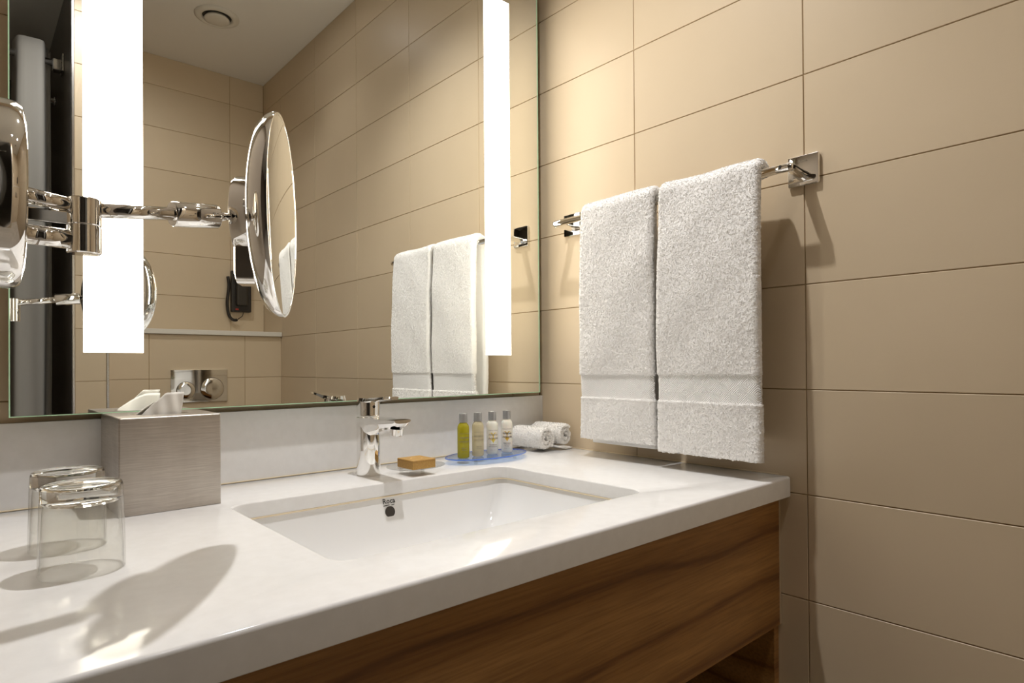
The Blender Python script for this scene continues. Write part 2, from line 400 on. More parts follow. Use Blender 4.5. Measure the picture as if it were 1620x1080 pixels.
cb = thing('vanity_cabinet', 'walnut vanity cabinet with wide drawer front over an open dark shelf', 'cabinet', (0, 0, 0))
CZ0, CZ1 = .578, TOP - .0366
obj('drawer_front', bx((XL + .004, -.642, CZ0), (-.0075, -.622, CZ1 - .0006), .0012), WOOD, cb)
obj('side_panel', bx((-.0185, -.636, 0), (-.0006, -.004, CZ0 - .002), .001), WOOD, cb)
obj('side_panel', bx((XL + .001, -.636, 0), (XL + .019, -.004, CZ0 - .002), .001), WOOD, cb)
obj('back_panel', bx((XL + .02, -.02, .10), (-.019, -.004, CZ0 - .002)), simple('dark_back_panel', color=(.05, .022, .008), rough=.5), cb)  # far darker brown than the walnut parts
obj('lower_shelf', bx((XL + .02, -.62, .22), (-.019, -.021, .245), .001), WOOD, cb)
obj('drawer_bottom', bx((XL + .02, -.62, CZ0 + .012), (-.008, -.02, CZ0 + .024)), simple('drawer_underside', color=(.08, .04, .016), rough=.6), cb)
obj('wall_strip', bx((-.0070, -.6418, CZ0), (-.0006, -.63, CZ1 - .0006), .0005), simple('pale_filler', color=(.52, .42, .29), rough=.6), cb)['label'] = 'pale filler strip against the tiles'

# ------------------------------------------------------------------ mirror with light strips
MX0, MX1, MZ0, MZ1 = -1.0902, -.0304, .9920, 2.05
mi = thing('vanity_mirror', 'large rectangular wall mirror with two glowing frosted light strips', 'mirror', ((MX0 + MX1) / 2, YM, MZ0))
lx = lambda x: x - (MX0 + MX1) / 2
bm = nb(); box(bm, (lx(MX0) + .0016, 0, .0016), (lx(MX1) - .0016, .004, MZ1 - MZ0 - .0016)); obj('mirror_glass', bm, MIRROR, mi)
for lo, hi, in (((lx(MX0), -.0006, 0), (lx(MX0) + .0016, .005, MZ1 - MZ0)), ((lx(MX1) - .0022, -.0006, 0), (lx(MX1), .005, MZ1 - MZ0)),
                ((lx(MX0) + .0016, -.0006, 0), (lx(MX1) - .0022, .005, .0013)), ((lx(MX0) + .0016, -.0006, MZ1 - MZ0 - .0013), (lx(MX1) - .0022, .005, MZ1 - MZ0))):
    obj('glass_edge', bx(lo, hi), GEDGE, mi)['label'] = 'green glass edge, pale from its painted-in glow'
obj('backing_frame', bx((lx(MX0) + .02, .0052, .012), (lx(MX1) - .02, -YM - .0005, MZ1 - MZ0 - .012)), DARKGAP, mi)  # dark colour stands in for the shadow gap
for x0, x1 in ((-1.0014, -.9211), (-.2078, -.1284)):
    obj('light_strip', bx((lx(x0), -.0008, 1.0865 - MZ0), (lx(x1), .001, MZ1 - .095 - MZ0)), LIGHTSTRIP, mi)['label'] = 'glowing frosted light strip'

# ------------------------------------------------------------------ ceiling downlights and vent
def downlight(x, y, power, label, cone, tilt=0):
    t = thing('downlight', label, 'ceiling light', (x, y, CEIL), 'recessed ceiling downlights')
    obj('trim_ring', lathe(nb(), [(-.0005, .045), (-.004, .045), (-.005, .041), (-.003, .034), (-.0005, .034)], n=40, cap0=False, cap1=False), WHITEPL, t, True)
    obj('lamp', lathe(nb(), [(-.0005, .033), (-.0025, .031), (-.003, .001)], n=32), BULB, t, True)
    ld = bpy.data.lights.new('downlight_lamp', 'SPOT'); ld.energy = power; ld.color = DOWN_COL; ld.shadow_soft_size = .016
    ld.spot_size = math.radians(cone); ld.spot_blend = 1.0
    lo = bpy.data.objects.new('downlight_beam', ld); COL.objects.link(lo); lo.parent = t; lo.location = (0, 0, -.012); lo.rotation_euler = (math.radians(-tilt), 0, 0)
    return t
downlight(-.53, -.41, DOWN1, 'recessed round downlight in the ceiling above the basin', 116)
downlight(-.34, -1.17, DOWN2, 'recessed round downlight in the ceiling in front of the towel wall', 112)
downlight(-.77, -1.20, DOWN_FILL, 'added round ceiling downlight, out of view, brightening the toilet wall', 126, 28)  # added lamp out of view, brightens the wall seen in the mirror
vt = thing('ceiling_vent', 'round white ceiling vent with a central disc, seen in the mirror', 'vent', (-.366, -1.545, CEIL))
obj('vent_ring', lathe(nb(), [(-.0005, .083), (-.004, .0825), (-.009, .074), (-.011, .066), (-.007, .056), (-.001, .054)], n=56, cap0=False, cap1=False), WHITEPL, vt, True)
obj('vent_disc', lathe(nb(), [(-.003, .040), (-.012, .047), (-.016, .047), (-.019, .040), (-.020, .001)], n=48), WHITEPL, vt, True)
obj('vent_throat', lathe(nb(), [(-.0008, .055), (-.0012, .001)], n=40), DARKGAP, vt)  # flat dark disc in place of the shaded opening

# ------------------------------------------------------------------ basin mixer
FX, FY = -.558, -.103
fc = thing('basin_mixer', 'chrome single-lever basin mixer tap behind the basin', 'tap', (FX, FY, TOP))
autosmooth(obj('body', lathe(nb(), [(.0002, .0215), (.003, .0222), (.06, .0222), (.1105, .0222), (.1115, .0215)], n=56), CHROME, fc), 30)
def spout():
    bm = nb(); loops = []
    # cross-sections along -y : (y, half width, z bottom, z top)
    for y, hw, zb, zt in ((.004, .0212, .079, .1105), (-.014, .0216, .0785, .1108), (-.024, .0214, .0780, .1110), (-.034, .0209, .0800, .1111), (-.050, .0203, .0845, .1112), (-.072, .0192, .0905, .1114), (-.095, .0180, .0950, .1116), (-.118, .0170, .1000, .1118), (-.124, .0164, .1060, .1118)):
        m_ = zb + (zt - zb) * .55
        loops.append([(-hw, y, zt), (-hw * .99, y, m_), (-hw * .80, y, zb + (zt - zb) * .18), (-hw * .45, y, zb), (hw * .45, y, zb), (hw * .80, y, zb + (zt - zb) * .18), (hw * .99, y, m_), (hw, y, zt)])
    loft(bm, loops, True, True, True); bmesh.ops.recalc_face_normals(bm, faces=bm.faces[:]); return bm
autosmooth(obj('spout', spout(), CHROME, fc), 22)
autosmooth(obj('aerator', lathe(nb(), [(0, .0118), (-.011, .0118), (-.012, .0105), (-.0115, .001)], (0, -.104, .0955), (0, -.12, 1), 32), CHROME, fc), 40)
autosmooth(obj('handle_cap', lathe(nb(), [(.1135, .0212), (.1145, .0220), (.1405, .0220), (.1425, .0205), (.1428, .001)], n=56), CHROME, fc), 30)
def lever():
    bm = nb(); loops = []
    for y, hw, z, th in ((.0215, .008, .1400, .006), (.016, .0155, .1402, .0066), (.0, .0205, .1405, .0068), (-.020, .0185, .1412, .0062), (-.045, .0145, .1440, .0050), (-.075, .0120, .1475, .0042), (-.094, .0105, .1490, .0036), (-.098, .0080, .1492, .0030)):
        loops.append([(-hw, y, z), (-hw * .9, y, z + th), (0, y, z + th + .0008), (hw * .9, y, z + th), (hw, y, z), (hw * .7, y, z - .002), (-hw * .7, y, z - .002)])
    loft(bm, loops, True, True, True); bmesh.ops.recalc_face_normals(bm, faces=bm.faces[:]); return bm
hd = autosmooth(obj('lever', lever(), CHROME, fc), 40)
obj('screw_cover', lathe(nb(), [(0, .003), (.001, .0026), (.001, .0005)], (0, -.0217, .131), (0, -1, 0), 16), BLACK, fc)

# ------------------------------------------------------------------ tissue box
tb = thing('tissue_box', 'brushed steel cube tissue box against the upstand', 'tissue box', (-.9115, -.0985, TOP))
hx, hy, ht = .0668, .0730, .1375
def boxshell():
    bm = nb(); n = 10
    O = lambda ins, z: rrect(0, 0, hx - ins, hy - ins, .0022, z, n)
    E = lambda a, b_, z: [(a * math.cos(t), b_ * math.sin(t), z) for t in [2 * PI * (i + .5) / (4 * (n + 1)) for i in range(4 * (n + 1))]]
    loops = [O(0, .0006), O(0, ht - .0012), O(.0008, ht), E(.040, .026, ht), E(.039, .025, ht - .002), E(.039, .025, ht - .004)]
    loft(bm, loops, True, True, False); bmesh.ops.recalc_face_normals(bm, faces=bm.faces[:]); return bm
autosmooth(obj('case', boxshell(), STEEL, tb), 30)
obj('inside', bx((-.05, -.04, ht - .03), (.05, .04, ht - .02)), BLACK, tb)
def tissue():
    bm = nb(); nu, nv = 22, 12; g = []
    for j in range(nv + 1):
        v = j / nv; row = []
        for i in range(nu + 1):
            u = i / nu
            # spread base, slanted top towards +x
            x0, x1 = -.036 + .0 * v, .030
            xt0, xt1 = -.018, .0345
            x = (x0 + (x1 - x0) * u) * (1 - v) + (xt0 + (xt1 - xt0) * u) * v
            zt = .013 + .031 * min(1, .12 + u * 1.7)
            z = ht - .014 + (zt + .002) * v
            y = -.004 + .0045 * math.sin(u * 6 + 1.2) * (1 - .4 * v) + .0012 * math.sin(u * 19 + v * 5) + .003 * v * (1 - u)
            row.append(bm.verts.new((x, y, z)))
        g.append(row)
    for j in range(nv):
        for i in range(nu): bm.faces.new((g[j][i], g[j][i + 1], g[j + 1][i + 1], g[j + 1][i]))
    return bm
ts = obj('tissue', tissue(), TISSUE, tb, True, (-.004, -.010, 0))
md = ts.modifiers.new('thick', 'SOLIDIFY'); md.thickness = .0009
def tissue2():
    bm = nb(); nu, nv = 16, 8; g = []
    for j in range(nv + 1):
        v = j / nv; row = []
        for i in range(nu + 1):
            u = i / nu
            x = -.034 + .064 * u + .004 * v
            z = ht - .012 + (.012 + .026 * math.sin(min(1, u * 1.25) * PI * .5)) * v
            y = .010 + .007 * math.sin(u * 7) * (1 - .5 * v) - .012 * v
            row.append(bm.verts.new((x, y, z)))
        g.append(row)
    for j in range(nv):
        for i in range(nu): bm.faces.new((g[j][i], g[j][i + 1], g[j + 1][i + 1], g[j + 1][i]))
    return bm
t2 = obj('tissue_fold', tissue2(), TISSUE, tb, True, (-.004, -.008, 0)); md = t2.modifiers.new('thick', 'SOLIDIFY'); md.thickness = .0009

# ------------------------------------------------------------------ two upturned tumblers
def ring_solid(prof, n=64):
    bm = nb(); loops = [[(r * math.cos(2 * PI * i / n), r * math.sin(2 * PI * i / n), a) for i in range(n)] for a, r in prof]
    return bm, loops
def tumbler_wall():
    P = [(.0700, .0330), (.066, .0338), (.03, .0354), (.0010, .0364), (.0003, .0370), (.0010, .0378), (.03, .0374), (.0740, .0363)]
    bm, loops = ring_solid(P); loft(bm, loops); bmesh.ops.recalc_face_normals(bm, faces=bm.faces[:]); return bm
def tumbler_base():
    P = [(.0772, .0005), (.0768, .020), (.0755, .028), (.0740, .0315), (.0705, .0330), (.0742, .0363), (.086, .0357), (.0895, .0345), (.0902, .032), (.0893, .026), (.0885, .0005)]
    bm, loops = ring_solid(P); loft(bm, loops, True, True, True); bmesh.ops.recalc_face_normals(bm, faces=bm.faces[:]); return bm
wall_me = base_me = None
for tx, ty, lb in ((-1.0475, -.402, 'clear glass tumbler standing upside down, the one nearer the worktop edge'),
                   (-1.0480, -.292, 'clear glass tumbler standing upside down, the one nearer the upstand')):
    t = thing('tumbler', lb, 'glass', (tx, ty, TOP), 'upturned tumblers')
    if wall_me is None:
        wall_me = obj('glass_wall', tumbler_wall(), THINGLASS, t, True).data; base_me = obj('thick_base', tumbler_base(), GLASS, t, True).data
    else:
        link('glass_wall', wall_me, t); link('thick_base', base_me, t)

# ------------------------------------------------------------------ soap dish, soap carton, blue tray
sd = thing('soap_dish', 'small clear oval dish under the soap carton', 'dish', (-.475, -.140, TOP))
def plate(a, b_, z0, th, n=56, rim=.002):
    bm = nb()
    loops = [ellipse(0, 0, a - .02, b_ - .02, z0, n), ellipse(0, 0, a - .004, b_ - .004, z0 + .0006, n), ellipse(0, 0, a, b_, z0 + rim, n), ellipse(0, 0, a, b_, z0 + rim + th * .5, n), ellipse(0, 0, a - .003, b_ - .003, z0 + th + .0012, n), ellipse(0, 0, a - .02, b_ - .02, z0 + th, n)]
    loft(bm, loops, True, True, True); bmesh.ops.recalc_face_normals(bm, faces=bm.faces[:]); return bm
autosmooth(obj('dish_plate', plate(.060, .048, .010, .003), ACRYL, sd), 60)
for i in range(3):
    a = 2 * PI * i / 3 + .5
    obj('foot', lathe(nb(), [(.0002, .004), (.010, .003)], (.03 * math.cos(a), .024 * math.sin(a), 0), n=16), ACRYL, sd, True)
cz = TOP + .0136
sc_ = thing('soap_carton', 'small flat golden kraft soap carton on the clear dish', 'soap', (-.488, -.1615, cz))
obj('carton', bx((-.0255, -.0275, 0), (.0255, .0275, .0170), .0006, 1), CARTON, sc_)
obj('lid_seam', bx((-.0258, -.0278, .0138), (.0258, .0278, .0141)), simple('carton_seam', color=(.20, .09, .015), rough=.6), sc_)
obj('lid_emboss', lathe(nb(), [(.0170, .012), (.0172, .011), (.0172, .0105), (.0170, .0095)], n=32, cap0=False, cap1=False), simple('emboss_gold', color=(.62, .38, .11), rough=.4), sc_)
tr = thing('oval_tray', 'pale blue oval glass tray carrying the toiletry bottles', 'tray', (-.275, -.115, TOP))
autosmooth(obj('tray_plate', plate(.1045, .0575, .0085, .0026), BLUEGL, tr), 60)
bm = nb(); n = 64
loft(bm, [ellipse(0, 0, .1048, .0578, .0098, n), ellipse(0, 0, .1058, .0588, .0104, n), ellipse(0, 0, .1058, .0588, .0120, n), ellipse(0, 0, .1048, .0578, .0126, n)])
obj('tray_rim', bm, BLUEEDGE, tr, True)['label'] = 'deep blue glass rim'
for x, y in ((-.055, -.03), (.055, -.03), (-.055, .03), (.055, .03)):
    obj('foot', lathe(nb(), [(.0002, .004), (.0088, .003)], (x, y, 0), n=16), ACRYL, tr, True)

# ------------------------------------------------------------------ four toiletry bottles
RB = .0128
def bottle_body():
    P = [(.0002, .0105), (.0016, .0124), (.004, RB), (.062, RB), (.067, .0123), (.0705, .0108), (.0728, .0088), (.0745, .0078), (.0765, .0078)]
    return lathe(nb(), P, n=48)
def bottle_cap():
    P = [(.0752, .0086), (.0756, .0090), (.0925, .0087), (.0938, .0082), (.0942, .006), (.0935, .0045), (.0935, .0005)]
    return lathe(nb(), P, n=40)
body_me = cap_me = None
lab = [('olive green gel bottle with grey cap, leftmost on the blue tray', LIQ_GREEN, INKGREY, None),
       ('pale amber gel bottle with grey cap between green and milky bottles', LIQ_AMBER, INKGREY, None),
       ('milky translucent bottle with yellow heart print, third on the blue tray', LIQ_MILK, INKGREY, YELLOW),
       ('cream lotion bottle with bold black print and ochre heart, beside the rolled cloths', LIQ_CREAM, INK, ORANGE)]
CAPM = simple('grey_satin_cap', color=(.40, .40, .40), rough=.3, metal=.55)
for i, (bxp, (lb, lm, ink, heart)) in enumerate(zip((-.3440, -.3045, -.2638, -.2212), lab)):
    t = thing('toiletry_bottle', lb, 'bottle', (bxp, -.1205, TOP + .0116), 'toiletry bottles on the tray')
    bo = obj('bottle_body', bottle_body(), lm, t); autosmooth(bo, 50)
    autosmooth(obj('flip_cap', bottle_cap(), CAPM, t), 30)
    yaw = math.atan2(-1.1739 + .1205, -1.1401 - bxp) + (.20, .22, .16, .05)[i]   # printed side turned towards the room
    def wrap(zc, off=.00025, yaw=yaw):
        def f(x, y):
            a = yaw + x / RB
            return ((RB + off) * math.cos(a), (RB + off) * math.sin(a), zc + y)
        return f
    if heart:
        bm = nb(); pts = []
        for k in range(40):
            s = 2 * PI * k / 40; x = .0086 * math.sin(s) ** 3 * 1.05; y = (.0104 * (13 * math.cos(s) - 5 * math.cos(2 * s) - 2 * math.cos(3 * s) - math.cos(4 * s)) / 13)
            jag = 1 + (.10 if (k % 2 and y > 0) else 0)
            pts.append((x * jag, y * jag))
        f_ = wrap(.0385, .00015); c = bm.verts.new(f_(0, 0)); vs = [bm.verts.new(f_(x, y)) for x, y in pts]
        for a in range(40): bm.faces.new((c, vs[a], vs[(a + 1) % 40]))
        obj('heart_print', bm, heart, t)
    def line(txt, size, z, nm, m=ink, bold=0.0):
        obj(nm, text_bm(txt, size, wrap(z, .0003), bold=bold), m, t)
    line('Crabtree & Evelyn', .0031, .0535 if i > 1 else .0525, 'maker_print')
    line('VERBENA', .0052, .0435, 'name_print', bold=.00012 if i == 3 else .00004)
    line('and', .0020, .0397, 'name_print')
    line('LAVENDER', .0050, .0355, 'name_print', bold=.00012 if i == 3 else .00004)
    line('& mint', .0019, .0328, 'name_print')
    line(('Shampoo', 'Bath and', 'Conditioner', 'Body lotion')[i], .0034, .0218, 'use_print', bold=.00008)
    line(('shampooing', 'gel douche', 'apres-shampooing', 'Lotion pour')[i], .0026, .0178, 'use_print', bold=.00005)
    if i == 3: line('le corps', .0026, .0148, 'use_print')
    line('30 ml / 1 fl oz', .0021, .0105, 'volume_print')

# ------------------------------------------------------------------ terry loops
def pile_mesh(verts, F_, count, rnd, h=.0027, w=.0025):
    """short terry loops standing on the given faces"""
    c = verts[F_]; q = F_.shape[0]
    nrm_ = np.cross(c[:, 2] - c[:, 0], c[:, 3] - c[:, 1]); ar = np.linalg.norm(nrm_, axis=1) + 1e-12; nrm_ /= ar[:, None]
    k = rnd.choice(q, count, p=ar / ar.sum()); a, b_ = rnd.rand(count, 1), rnd.rand(count, 1)
    P0 = (c[k, 0] * (1 - a) + c[k, 1] * a) * (1 - b_) + (c[k, 3] * (1 - a) + c[k, 2] * a) * b_
    nn = nrm_[k]
    rv = rnd.normal(0, 1, (count, 3)); t = np.cross(nn, rv); t /= np.linalg.norm(t, axis=1)[:, None]; t2 = np.cross(nn, t)
    hh = h * (.55 + .7 * rnd.rand(count, 1)); ww = w * (.6 + .7 * rnd.rand(count, 1))
    lean = t2 * hh * rnd.uniform(-.9, .9, (count, 1))
    A = P0 - t * ww / 2 - nn * .0005; B = P0 + t * ww / 2 - nn * .0005; Cc = P0 + t * ww * .32 + nn * hh + lean; Dd = P0 - t * ww * .32 + nn * hh * .9 + lean
    vv = np.stack([A, B, Cc, Dd], 1).reshape(-1, 3); ff = np.arange(count * 4).reshape(-1, 4)
    me = bpy.data.meshes.new('terry_pile'); me.from_pydata(vv.tolist(), [], ff.tolist()); me.materials.append(PILE); return me
PILE = simple('terry_loops', color=(.94, .925, .90), rough=1.0, spec=.05)

# ------------------------------------------------------------------ rolled face cloths
def roll(r, length, turns, tail=0.0, seed=0, n=150):
    rnd = np.random.RandomState(seed); bm = nb(); th = .0088
    pts = []
    tmax = turns * 2 * PI
    for i in range(n + 1):
        t = tmax * i / n; rr = .004 + (r - .004) * (i / n) ** .9
        pts.append((rr * math.cos(-t + 1.4), rr * math.sin(-t + 1.4)))
    if tail:
        x, z = pts[-1]; dx, dz = pts[-1][0] - pts[-2][0], pts[-1][1] - pts[-2][1]; q = math.hypot(dx, dz)
        for k in range(1, 14): pts.append((x + dx / q * tail * k / 13, z + dz / q * tail * k / 13 * .6))
    pts = np.array(pts); d = np.gradient(pts, axis=0); d /= np.linalg.norm(d, axis=1)[:, None]; nrm = np.stack([d[:, 1], -d[:, 0]], 1)
    ny = 30; ys = np.linspace(0, length, ny); m = len(pts)
    def ring(j):
        e = 1 if 0 < j < ny - 1 else .55
        dr = rnd.normal(0, .00045, m)
        a = pts + nrm * (th / 2 * e + dr[:, None]); b_ = pts - nrm * (th / 2 * e)
        yy = ys[j] + rnd.normal(0, .0004, m)
        return [(float(p[0]), float(y_), float(p[1])) for p, y_ in zip(a, yy)] + [(float(p[0]), float(y_), float(p[1])) for p, y_ in zip(b_[::-1], yy[::-1])]
    rings = [ring(j) for j in range(ny)]
    rr_ = [[bm.verts.new(p) for p in R_] for R_ in rings]; L_ = len(rr_[0])
    for a, b_ in zip(rr_, rr_[1:]):
        for i in range(L_): bm.faces.new((a[i], a[(i + 1) % L_], b_[(i + 1) % L_], b_[i]))
    for R_, flip in ((rr_[0], 0), (rr_[-1], 1)):
        for i in range(m - 1):
            f = [R_[i], R_[i + 1], R_[L_ - 2 - i], R_[L_ - 1 - i]]; bm.faces.new(f)
    bmesh.ops.recalc_face_normals(bm, faces=bm.faces[:]); return bm
r1 = obj('rolled_cloth', roll(.0262, .098, 2.35, 0, 3), TERRY2, None, True, (-.0990, -.125, TOP + .0308)); r1.rotation_euler = (0, 0, math.radians(6))
tag(r1, 'rolled white face cloth right behind the lotion bottle', 'rolled cloth', 'rolled face cloths')
r2 = obj('rolled_cloth', roll(.0235, .095, 2.1, .0, 5), TERRY2, None, True, (-.0370, -.128, TOP + .0362)); r2.rotation_euler = (0, 0, math.radians(5))
tag(r2, 'rolled white face cloth with a loose flap, tucked in the wall corner', 'rolled cloth', 'rolled face cloths')
def roll_pile(o, seed, count=11000):
    me = o.data; V_ = np.empty(len(me.vertices) * 3); me.vertices.foreach_get('co', V_); V_ = V_.reshape(-1, 3)
    F_ = np.array([list(p.vertices) for p in me.polygons if len(p.vertices) == 4])
    link('terry_pile', pile_mesh(V_, F_, count, np.random.RandomState(seed), .0018, .0017), o, kind='stuff')
def flap():
    bm = nb(); nx, ny = 14, 16; g = []
    for s in (0, 1):
        gg = []
        for i in range(nx + 1):
            u = i / nx; row = []
            for j in range(ny + 1):
                x = -.026 + .054 * u; z = .0032 + .006 * (1 - u) ** 2 + (.0055 if s else -.0024) * math.sin(PI * min(1, max(.04, u * .9 + .08))) + random.gauss(0, .0003)
                row.append(bm.verts.new((x, .097 * j / ny, max(z, .0004))))
            gg.append(row)
        g.append(gg)
    for s in (0, 1):
        for i in range(nx):
            for j in range(ny): bm.faces.new((g[s][i][j], g[s][i + 1][j], g[s][i + 1][j + 1], g[s][i][j + 1]))
    for i in range(nx):
        for j in (0, ny): bm.faces.new((g[0][i][j], g[0][i + 1][j], g[1][i + 1][j], g[1][i][j]))
    for i in (0, nx):
        for j in range(ny): bm.faces.new((g[0][i][j], g[0][i][j + 1], g[1][i][j + 1], g[1][i][j]))
    bmesh.ops.recalc_face_normals(bm, faces=bm.faces[:]); return bm
obj('loose_flap', flap(), TERRY2, r2, True, (.0, 0, -.0362))

roll_pile(r1, 31); roll_pile(r2, 32)

# ------------------------------------------------------------------ towel rail and towels
BZ, BX = 1.403, -.065
tr_ = thing('towel_rail', 'chrome towel rail with square wall plates on the tiled wall', 'towel rail', (0, -.41, BZ))
def rail_end(y, s):
    yy = y + .41
    bm = nb(); box(bm, (-.008, yy - .028, -.021), (-.0004, yy + .028, .034), .003, 3)
    pl = autosmooth(obj('wall_plate', bm, CHROME, tr_), 30)
    bm = nb(); loops = []
    path = [(-.006, 0, -.004, .0085, .0120), (-.02, 0, -.003, .0078, .0105), (-.038, 0, -.0015, .0072, .0095), (-.052, -.001 * s, -.0004, .0072, .0088), (-.061, -.003 * s, 0, .0070, .0078)]
    for x, dy, z, hz, hw in path:
        loops.append([(x, yy + dy + hw * math.cos(a), z + hz * math.sin(a)) for a in [2 * PI * k / 24 for k in range(24)]])
    loft(bm, loops, True, True, True); bmesh.ops.recalc_face_normals(bm, faces=bm.faces[:])
    autosmooth(obj('bracket_arm', bm, CHROME, tr_), 40)
    bm = lathe(nb(), [(-.008, .001), (-.0075, .0045), (-.004, .0072), (0, .0078), (.020, .0076), (.024, .0066)], (BX, yy, 0), (0, s, 0), 28)
    autosmooth(obj('end_sleeve', bm, CHROME, tr_), 40)
    return yy
y_r = rail_end(-.692, 1); y_l = rail_end(-.127, -1)
obj('bar', tube(nb(), [(BX, y_r + .015, 0), (BX, y_l - .015, 0)], .0074, 24), CHROME, tr_, True)
obj('maker_word', text_bm('Roca', .0085, lambda x, y: (-.0084, y_r - x, .0235 + y)), INKGREY, tr_)
obj('set_screw', lathe(nb(), [(0, .0034), (.0008, .003), (.0008, .0005)], (BX - .0074, y_r + .012, .0014), (-1, 0, .1), 16), BLACK, tr_)

def make_towel(y0, y1, seed, zf, zb, belly=0.0):
    """folded towel draped over the bar: swept rounded section, piled surface"""
    rnd = np.random.RandomState(seed)
    t = .0195; rc = .0074 + t / 2 + .0006
    path = []; # centre line from the front hem over the bar to the back hem (x, z)
    nf = 190
    for i in range(nf):
        z = zf + (BZ - zf) * i / nf
        s = (BZ - z) / (BZ - zf)
        path.append((BX - rc - .006 * math.sin(PI * min(1, s * 1.2)) - belly * s - .002 * s * math.sin(s * 5 + seed), z))
    for i in range(22):
        a = PI - PI * i / 21; path.append((BX + rc * math.cos(a), BZ + rc * math.sin(a)))
    for i in range(1, 110):
        z = BZ - (BZ - zb) * i / 109
        path.append((BX + rc + .0015 * math.sin(3 * i / 109), z))
    P = np.array(path); d = np.gradient(P, axis=0); d /= np.linalg.norm(d, axis=1)[:, None]; nr = np.stack([-d[:, 1], d[:, 0]], 1)  # outward on the front
    W = y1 - y0; nw = int(W / .0021); na = 7
    # section coordinates: offset along normal (o) and position along y
    sec = [(t / 2, y0 + .009 + (W - .018) * i / nw, 1) for i in range(nw + 1)]
    sec += [(t / 2 * math.cos(a), y1 - .009 + .009 * math.sin(a), 1) for a in [PI * (k + 1) / (na + 1) for k in range(na)]]
    nb_ = nw // 4
    sec += [(-t / 2, y1 - .009 - (W - .018) * i / nb_, 0) for i in range(nb_ + 1)]
    sec += [(t / 2 * math.cos(a), y0 + .009 + .009 * math.sin(a), 1) for a in [PI + PI * (k + 1) / (na + 1) for k in range(na)]]
    m = len(sec); n = len(P)
    so = np.array([s[0] for s in sec]); sy = np.array([s[1] for s in sec]); pile = np.array([s[2] for s in sec], float)
    z_ = P[:, 1]; front = np.arange(n) < nf
    band = front & (z_ > .990) & (z_ < 1.040)
    edge = front & ((np.abs(z_ - .990) < .0026) | (np.abs(z_ - 1.040) < .0022))
    amp = np.where(band | edge, .0001, .0003)
    off = np.where(band, -.0022, 0.0) + np.where(edge, .0004, 0)
    hem = front & (z_ < zf + .004)
    V = np.zeros((n, m, 3))
    lowf = np.zeros((n, m))
    for k in range(6):
        a, b_, c = rnd.uniform(4, 22), rnd.uniform(4, 16), rnd.uniform(0, 6)
        lowf += rnd.uniform(.0002, .0007) * np.sin(a * z_[:, None] * 2 + b_ * sy[None, :] * 3 + c)
    dr = rnd.normal(0, 1, (n, m)); dr = (dr + np.roll(dr, 1, 0) * .25 + np.roll(dr, 1, 1) * .25) / 1.1
    o = so[None, :] + np.sign(so)[None, :] * (amp[:, None] * dr * pile[None, :] + off[:, None] * (pile[None, :] > 0)) + lowf
    V[..., 0] = P[:, 0][:, None] + nr[:, 0][:, None] * o
    V[..., 2] = P[:, 1][:, None] + nr[:, 1][:, None] * o
    squeeze = np.where(band, .985, 1.0)
    yc = (y0 + y1) / 2
    V[..., 1] = yc + (sy[None, :] - yc) * squeeze[:, None] + rnd.normal(0, .0004, (n, m)) * pile[None, :]
    # hang: slight sideways flare and irregular hem
    s = np.clip((BZ - P[:, 1]) / (BZ - zf), 0, 1)
    V[..., 1] += (s[:, None] * .004) * ((sy[None, :] - yc) / (W / 2)) * np.where(front, 1, .3)[:, None]
    V[0, :, 2] += rnd.normal(0, .0008, m)
    back = np.arange(n) > nf + 21
    V[back, :, 1] = yc + (V[back, :, 1] - yc) * .90 + .010
    verts = V.reshape(-1, 3)
    I, J = np.meshgrid(np.arange(n - 1), np.arange(m), indexing='ij'); K = (J + 1) % m
    F_ = np.stack([I * m + J, I * m + K, (I + 1) * m + K, (I + 1) * m + J], -1).reshape(-1, 4)
    bandrow = band[:-1] & band[1:]; isband = np.repeat(bandrow, m)
    piled = (~isband) & np.tile(pile > 0, n - 1) & np.repeat(np.arange(n - 1) < nf + 40, m)
    def build(name, fl, mt):
        me = bpy.data.meshes.new(name); me.from_pydata(verts.tolist(), [], fl)
        bm = nb(); bm.from_mesh(me); bmesh.ops.delete(bm, geom=[v for v in bm.verts if not v.link_faces], context='VERTS')
        for f in bm.faces: f.smooth = True
        bmesh.ops.recalc_face_normals(bm, faces=bm.faces[:]); bm.to_mesh(me); bm.free(); me.materials.append(mt); return me
    body = build('towel', F_[~isband].tolist() + [list(range(m)), [(n - 1) * m + j for j in reversed(range(m))]], TERRY)
    bord = build('woven_border', F_[isband].tolist(), WEAVE)
    return body, bord, pile_mesh(verts, F_[piled], 42000, rnd)
def hang_towel(args, label):
    body, bord, pl = make_towel(*args)
    o = link('hand_towel', body); tag(o, label, 'towel', 'towels on the rail')
    link('woven_border', bord, o)['label'] = 'woven herringbone border band'
    link('terry_pile', pl, o, kind='stuff')
    return o
hang_towel((-.650, -.4385, 11, .8880, .905, .006), 'white terry hand towel with woven border, nearer the big wall plate')
hang_towel((-.4240, -.2280, 23, .8975, .884, .0), 'white terry hand towel with woven border, above the rolled cloths')

